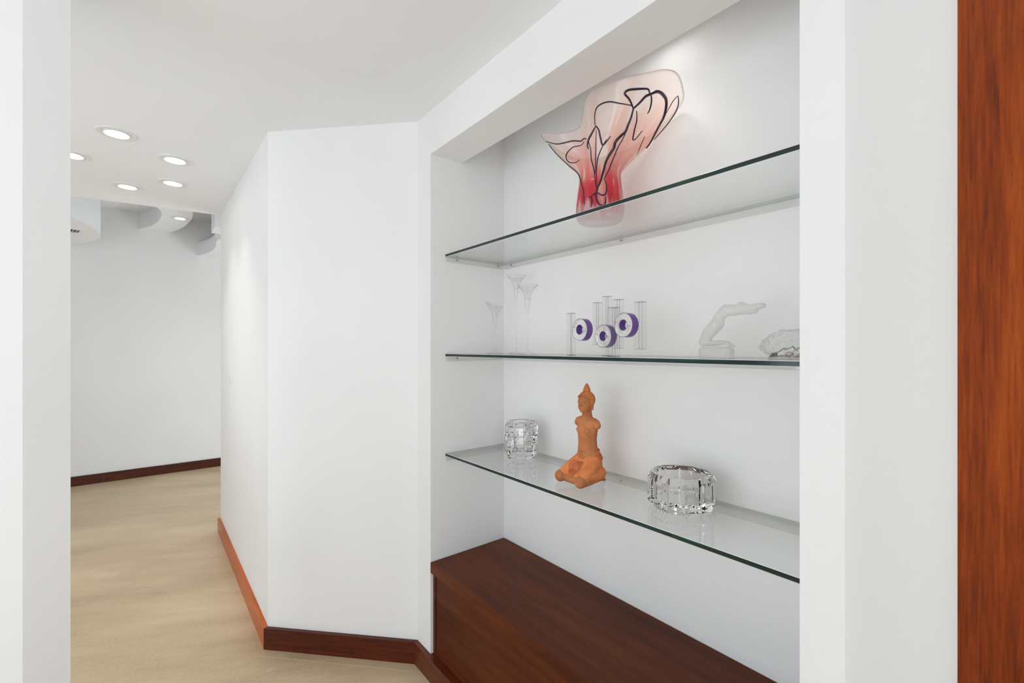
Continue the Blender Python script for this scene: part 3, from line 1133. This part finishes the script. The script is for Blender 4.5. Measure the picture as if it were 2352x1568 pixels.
# ------------------------------------------------------------------ cut crystal bowls on the lowest shelf
def crystal(name, x, y, R, H, n, tiers, rin, floor_z, rz, label, jut, seed):
    """Many-sided cut vessel: every facet block stands proud of the wall like a brick of glass."""
    root = empty(name, (x, y, SH[2] + 0.0004), rz)
    rnd = random.Random(seed)
    b = bmesh.new()
    R0 = R - jut

    def ring(r, z, k=n, ph=0.0):
        return [b.verts.new((r * math.cos(2 * PI * (i + ph) / k), r * math.sin(2 * PI * (i + ph) / k), z)) for i in range(k)]
    zs = [0.0, H * 0.10] + [H * (0.10 + 0.80 * (t + 1) / tiers) for t in range(tiers)] + [H]
    outer = [ring(R0 * 0.90, 0.0), ring(R0, zs[1])] + [ring(R0, z) for z in zs[2:-1]] + [ring(R0 * 0.93, H)]
    inner = [ring(rin, H - 0.001, n, 0.0), ring(rin, floor_z, n, 0.0)]
    seq = outer + inner
    blocks = []
    for k, (A, B) in enumerate(zip(seq[:-1], seq[1:])):
        for i in range(n):
            j = (i + 1) % n
            f = b.faces.new((A[i], A[j], B[j], B[i]))
            if 1 <= k <= tiers:
                blocks.append((f, i, k))
    b.faces.new(outer[0][::-1])
    b.faces.new(inner[-1])
    b.normal_update()
    for f, i, k in blocks:
        nn = f.normal.copy()
        w = 2 * PI * R0 / n
        res = bmesh.ops.inset_individual(b, faces=[f], thickness=w * ((0.08 if tiers > 1 else 0.15) + 0.04 * rnd.random()), depth=0.0)
        dj = jut * (1.0 if (i + k) % 2 == 0 else 0.55) * (0.9 + 0.2 * rnd.random())
        for v in f.verts:
            v.co += nn * dj
    link('cut_crystal', b, M['crystal'], root)
    tag(root, label, 'crystal bowl', 'cut crystal vessels')


crystal('crystal_votive', -1.476, 1.250, 0.073, 0.152, 10, 3, 0.044, 0.040, 0.15, 'tall faceted cut crystal votive by the left corner of the lowest shelf', 0.006, 3)
crystal('crystal_votive', -0.716, 1.226, 0.098, 0.100, 12, 1, 0.074, 0.030, 0.10, 'wide low faceted cut crystal bowl to the right of the terracotta statue', 0.006, 7)


# ------------------------------------------------------------------ kneeling terracotta statue
def terracotta(name, a, c, e, vor=0.0):
    t = NT(name)
    p = t.n('ShaderNodeBsdfPrincipled')
    v = t.coords()
    fac = t.math('ADD', t.math('MULTIPLY', t.noise(v, 28, 4), 0.65), t.math('MULTIPLY', t.noise(v, 420, 3), 0.35))
    t.l(t.ramp(fac, [(0.36, a), (0.5, c), (0.64, e)]), p.inputs['Base Color'])
    t.val(p, Roughness=0.85)
    p.inputs['Specular IOR Level'].default_value = 0.15
    h = t.noise(v, 700, 3)
    if vor:
        vo = t.n('ShaderNodeTexVoronoi')
        vo.inputs['Scale'].default_value = vor
        t.l(v, vo.inputs['Vector'])
        h = t.math('ADD', t.math('MULTIPLY', vo.outputs['Distance'], -1.6), t.math('MULTIPLY', h, 0.4))
        t.l(t.bump(h, 0.9, 0.0022), p.inputs['Normal'])
    else:
        t.l(t.bump(h, 0.35, 0.0006), p.inputs['Normal'])
    return t.done(p.outputs[0])


M['clay_skin'] = terracotta('terracotta_skin', lin(168, 106, 68), lin(188, 122, 80), lin(206, 136, 90))
M['clay_cloth'] = terracotta('terracotta_cloth', lin(208, 120, 72), lin(226, 136, 84), lin(238, 150, 98))
M['clay_curl'] = terracotta('terracotta_curls', lin(190, 112, 70), lin(210, 126, 80), lin(226, 142, 94), 260)
M['clay_band'] = terracotta('terracotta_band', lin(182, 106, 66), lin(204, 122, 78), lin(220, 136, 90), 330)

st = empty('terracotta_statue', (-1.060, 1.196, SH[2] + 0.0004), math.radians(-4))


def mb(bm, x, y, z, r, rot=None, seg=20, rings=14):
    r = tuple(q * mm for q in r) if isinstance(r, (tuple, list)) else r * mm
    ball(bm, (x * mm, y * mm, z * mm), r, rot, seg, rings)


def ml(bm, pts, rads):
    limb(bm, [tuple(c * mm for c in p) for p in pts], [r * mm for r in rads])


b = bmesh.new()
loft = spline([(52, 12, 40, 34), (68, 12, 46, 39), (84, 11, 45, 37), (100, 10, 42, 33), (118, 8, 38.5, 29), (135, 7, 37, 27.5), (150, 6, 37.5, 27), (165, 6, 39.5, 27.5), (180, 6, 41.5, 28), (194, 6, 42.5, 27), (206, 6, 41, 24), (216, 6, 33, 20), (224, 5, 23, 17.5), (231, 4, 18, 16.5), (240, 4, 17, 16.5), (254, 3, 17, 16.5)], 4)
rings_ = [[b.verts.new((rx * mm * math.cos(2 * PI * k / 36), (cy_ + ry * math.sin(2 * PI * k / 36)) * mm, z * mm)) for k in range(36)] for z, cy_, rx, ry in loft]
for A, B in zip(rings_[:-1], rings_[1:]):
    for k in range(36):
        b.faces.new((A[k], A[(k + 1) % 36], B[(k + 1) % 36], B[k]))
b.faces.new(rings_[0][::-1])
b.faces.new(rings_[-1])
for sg in (-1, 1):
    ml(b, [(sg * 30, 6, 209), (sg * 41, 6, 206), (sg * 48, 6, 200)], [16, 15, 12.5])
    mb(b, sg * 17, -13, 180, (15, 12, 14))
    mb(b, sg * 18.5, -25.5, 178, (2.2, 2, 2.2))
    mb(b, sg * 10.5, -24.6, 279.5, (7.5, 4.4, 3.0))                            # eyes
    ml(b, [(sg * 2.5, -28, 285), (sg * 9.5, -27, 289), (sg * 18, -21.5, 286.5)], [1.0, 1.2, 1.0])   # brows
    mb(b, sg * 28, 3, 276, (3.8, 7.5, 13))                                   # ears
    mb(b, sg * 27, 4, 260, (3.4, 4.8, 10))
    ml(b, [(sg * 50, -72, 21), (sg * 44, -24, 19), (sg * 36, 24, 16)], [20, 17, 13])              # shins
    ml(b, [(sg * 33, 26, 20), (sg * 32, 40, 22), (sg * 32, 46, 9)], [11, 10, 8])                   # feet
    for tx in (-6, 0, 6):
        mb(b, sg * 32 + tx, 52, 5.5, (3.4, 6, 5.2))
    mb(b, sg * 50, -76, 21, (20, 19, 20.5))                                # knees
ml(b, [(-46, -66, 18), (46, -66, 18)], [14, 14])                           # clay between the knees
mb(b, 0, -24, 24, (44, 46, 22))
mb(b, 0, -23.6, 108, (2.6, 3, 2.6))
mb(b, 0, -1, 277, (27, 28.5, 35))
mb(b, 0, -8.5, 261, (24.5, 19.5, 20))
mb(b, 0, -20, 247, (8.5, 7, 6))
ml(b, [(0, -27.5, 286), (0, -30, 276), (0, -31.5, 270.5)], [2.4, 3.0, 3.8])
mb(b, -4, -28.5, 270, (3.0, 2.8, 2.6))
mb(b, 4, -28.5, 270, (3.0, 2.8, 2.6))
mb(b, 0, -27.2, 260.3, (9.5, 3.6, 1.8))
mb(b, 0, -26.6, 256.3, (7.5, 3.6, 2.2))
for z, r in ((239, 16.6), (232, 17.6)):
    lathe(b, [(r * mm, -0.0012), ((r + 1.1) * mm, 0.0), (r * mm, 0.0012), ((r - 4) * mm, 0.0)], 32, 0, 0.004, z * mm, closed=True)
sk = fuse(b, 0.0014, 2, 0.5)
# flatten the underside where the clay rests on the glass
for v in sk.vertices:
    if v.co.z < 0.0:
        v.co.z = 0.0
sk.materials.append(M['clay_skin'])
link_mesh('body', sk, st, smooth=True)

# hair cap with curls and pointed topknot
b = bmesh.new()
mb(b, 0, 2.5, 286, (29, 31, 31), seg=48, rings=32)
geom = list(b.verts) + list(b.edges) + list(b.faces)
r_ = bmesh.ops.bisect_plane(b, geom=geom, plane_co=(0, -0.026, 0.301), plane_no=(0, 0.72, 0.694), clear_inner=True)
bmesh.ops.holes_fill(b, edges=[e for e in b.edges if e.is_boundary], sides=0)
hair = link('hair_cap', b, M['clay_curl'], st, auto=40)
b = bmesh.new()
ringp = [Vector((0.0298 * math.sin(a_), -0.0005 - 0.0300 * math.cos(a_) + 0.003, 0.3015 - 0.0215 * (1 - math.cos(a_)))) for a_ in [math.radians(-105 + 210 * i / 26) for i in range(27)]]
tube(b, ringp, 0.0012, 8)
link('hair_band', b, M['clay_curl'], hair, smooth=True)
b = bmesh.new()
lathe(b, [(0.0, 0.3145), (0.0128, 0.315), (0.0142, 0.3175), (0.0126, 0.3205), (0.0130, 0.322), (0.0100, 0.327), (0.0103, 0.3285), (0.0070, 0.3335), (0.0072, 0.335), (0.0042, 0.339), (0.0012, 0.343), (0.0, 0.3435)], 28, 0, 0.003)
link('topknot', b, M['clay_curl'], st, smooth=True)

# wrapped skirt over hips and thighs
b = bmesh.new()
mb(b, 0, 12, 62, (51, 45, 46))
mb(b, 0, 14, 46, (50, 46, 32))
for sg in (-1, 1):
    ml(b, [(sg * 20, 6, 64), (sg * 34, -30, 46), (sg * 47, -62, 28)], [37, 29, 21.5])
ml(b, [(-30, -30, 46), (30, -30, 46)], [25, 25])
for sg in (-1, 1):
    ml(b, [(sg * 42, -42, 32), (sg * 38, 26, 34)], [22, 24])
ml(b, [(-42, -56, 31), (42, -56, 31)], [15, 15])
geom_dummy = None
sk = fuse(b, 0.0017, 22, 0.5)
b = bmesh.new()
b.from_mesh(sk)
bpy.data.meshes.remove(sk)
# hem: cut just above the knees in front, and below the seat behind
geom = list(b.verts) + list(b.edges) + list(b.faces)
bmesh.ops.bisect_plane(b, geom=geom, plane_co=(0, -0.070, 0.026), plane_no=(0, 0.62, 0.78), clear_inner=True)
bmesh.ops.holes_fill(b, edges=[e for e in b.edges if e.is_boundary], sides=0)
geom = list(b.verts) + list(b.edges) + list(b.faces)
bmesh.ops.bisect_plane(b, geom=geom, plane_co=(0, 0.0, 0.012), plane_no=(0, 0, 1), clear_inner=True)
bmesh.ops.holes_fill(b, edges=[e for e in b.edges if e.is_boundary], sides=0)
bmesh.ops.triangulate(b, faces=[f for f in b.faces if len(f.verts) > 4])
skirt_tree = BVHTree.FromBMesh(b)
skirt = link('skirt', b, M['clay_cloth'], st, auto=45)


def on_skirt(x, z, back=False):
    """Point on the skirt seen from the front and above."""
    hit = skirt_tree.ray_cast(Vector((x, -0.30, z + 0.15)), Vector((0, 0.85, -0.527)).normalized())
    return (hit[0], hit[1]) if hit[0] else None


# belt: two beaded rims with a carved band between, dipping at the front
def belt_ring(z, rx, ry, dip, n=64):
    return [Vector((rx * math.sin(2 * PI * i / n), 0.012 - ry * math.cos(2 * PI * i / n), z - dip * (0.5 + 0.5 * math.cos(2 * PI * i / n)))) for i in range(n + 1)]


top_r, bot_r = belt_ring(0.110, 0.0408, 0.0325, 0.013), belt_ring(0.094, 0.0465, 0.0405, 0.016)
b = bmesh.new()
n = len(top_r) - 1
A = [b.verts.new(p) for p in top_r[:-1]]
B = [b.verts.new(p + (p - Vector((0, 0.012, p.z))).normalized() * 0.0012) for p in bot_r[:-1]]
Ai = [b.verts.new(p - (p - Vector((0, 0.012, p.z))).normalized() * 0.006) for p in top_r[:-1]]
Bi = [b.verts.new(p - (p - Vector((0, 0.012, p.z))).normalized() * 0.006) for p in bot_r[:-1]]
for i in range(n):
    j = (i + 1) % n
    b.faces.new((B[i], B[j], A[j], A[i]))
    b.faces.new((A[i], A[j], Ai[j], Ai[i]))
    b.faces.new((Ai[i], Ai[j], Bi[j], Bi[i]))
    b.faces.new((Bi[i], Bi[j], B[j], B[i]))
belt = link('belt', b, M['clay_band'], st, auto=50)
for pts in (top_r, bot_r):
    b = bmesh.new()
    tube(b, pts, 0.0018, 8, caps=False)
    link('belt_rim', b, M['clay_cloth'], belt, smooth=True)
b = bmesh.new()
for i in range(0, 44):
    a_ = 2 * PI * i / 44
    p = Vector((0.0412 * math.sin(a_), 0.012 - 0.0330 * math.cos(a_), 0.1125 - 0.013 * (0.5 + 0.5 * math.cos(a_))))
    ball(b, p, 0.0017, seg=8, rings=6)
tag(link('belt_beads', b, M['clay_cloth'], belt, smooth=True), None, kind='stuff')
# row of carved petals hanging under the belt
b = bmesh.new()
for i in range(30):
    a_ = 2 * PI * i / 30
    o_ = Vector((math.sin(a_), -math.cos(a_), 0))
    sd = Vector((math.cos(a_), math.sin(a_), 0))
    c_ = Vector((0.0480 * math.sin(a_), 0.012 - 0.0420 * math.cos(a_), 0.090 - 0.016 * (0.5 + 0.5 * math.cos(a_))))
    v0 = b.verts.new(c_ + sd * 0.0042 + Vector((0, 0, 0.001)))
    v1 = b.verts.new(c_ - sd * 0.0042 + Vector((0, 0, 0.001)))
    v2 = b.verts.new(c_ + o_ * 0.0045 - Vector((0, 0, 0.009)))
    v3 = b.verts.new(c_ + o_ * 0.0042 - Vector((0, 0, 0.002)))
    v4 = b.verts.new(c_ - o_ * 0.004 - Vector((0, 0, 0.003)))
    for tri in ((v0, v3, v1), (v1, v3, v2), (v2, v3, v0), (v0, v1, v4), (v1, v2, v4), (v2, v0, v4)):
        b.faces.new(tri)
tag(link('belt_petals', b, M['clay_cloth'], belt), None, kind='stuff')
# carved apron between the knees
b = bmesh.new()
for i in range(-6, 7):
    for k in range(0, 15):
        z = 0.028 + 0.0044 * k
        x = 0.0042 * (i + 0.5 * (k % 2)) * (0.62 + 0.38 * min(1, k / 5))
        if abs(x) > 0.024 * math.sqrt(min(1, (k + 1.5) / 8)):
            continue
        hp = on_skirt(x, z)
        if hp:
            ball(b, hp[0] + hp[1] * 0.0004, (0.0015, 0.0015, 0.0015), seg=7, rings=5)
tag(link('apron_beads', b, M['clay_band'], skirt, smooth=True), None, kind='stuff')
for sg in (-1, 1):
    b = bmesh.new()
    pts = []
    for k in range(16):
        z = 0.026 + 0.0043 * k
        hp = on_skirt(sg * 0.0265 * math.sqrt(min(1, (k + 1.2) / 8)), z)
        if hp:
            pts.append(hp[0])
    if len(pts) > 2:
        tube(b, pts, 0.0011, 6)
        link('apron_edge', b, M['clay_band'], skirt, smooth=True)
hem = [on_skirt(0.0042 * i, 0.0165 + 0.00 * abs(i)) for i in range(-16, 17)]
tag(st, 'armless kneeling terracotta statue with topknot and carved skirt', 'statue')
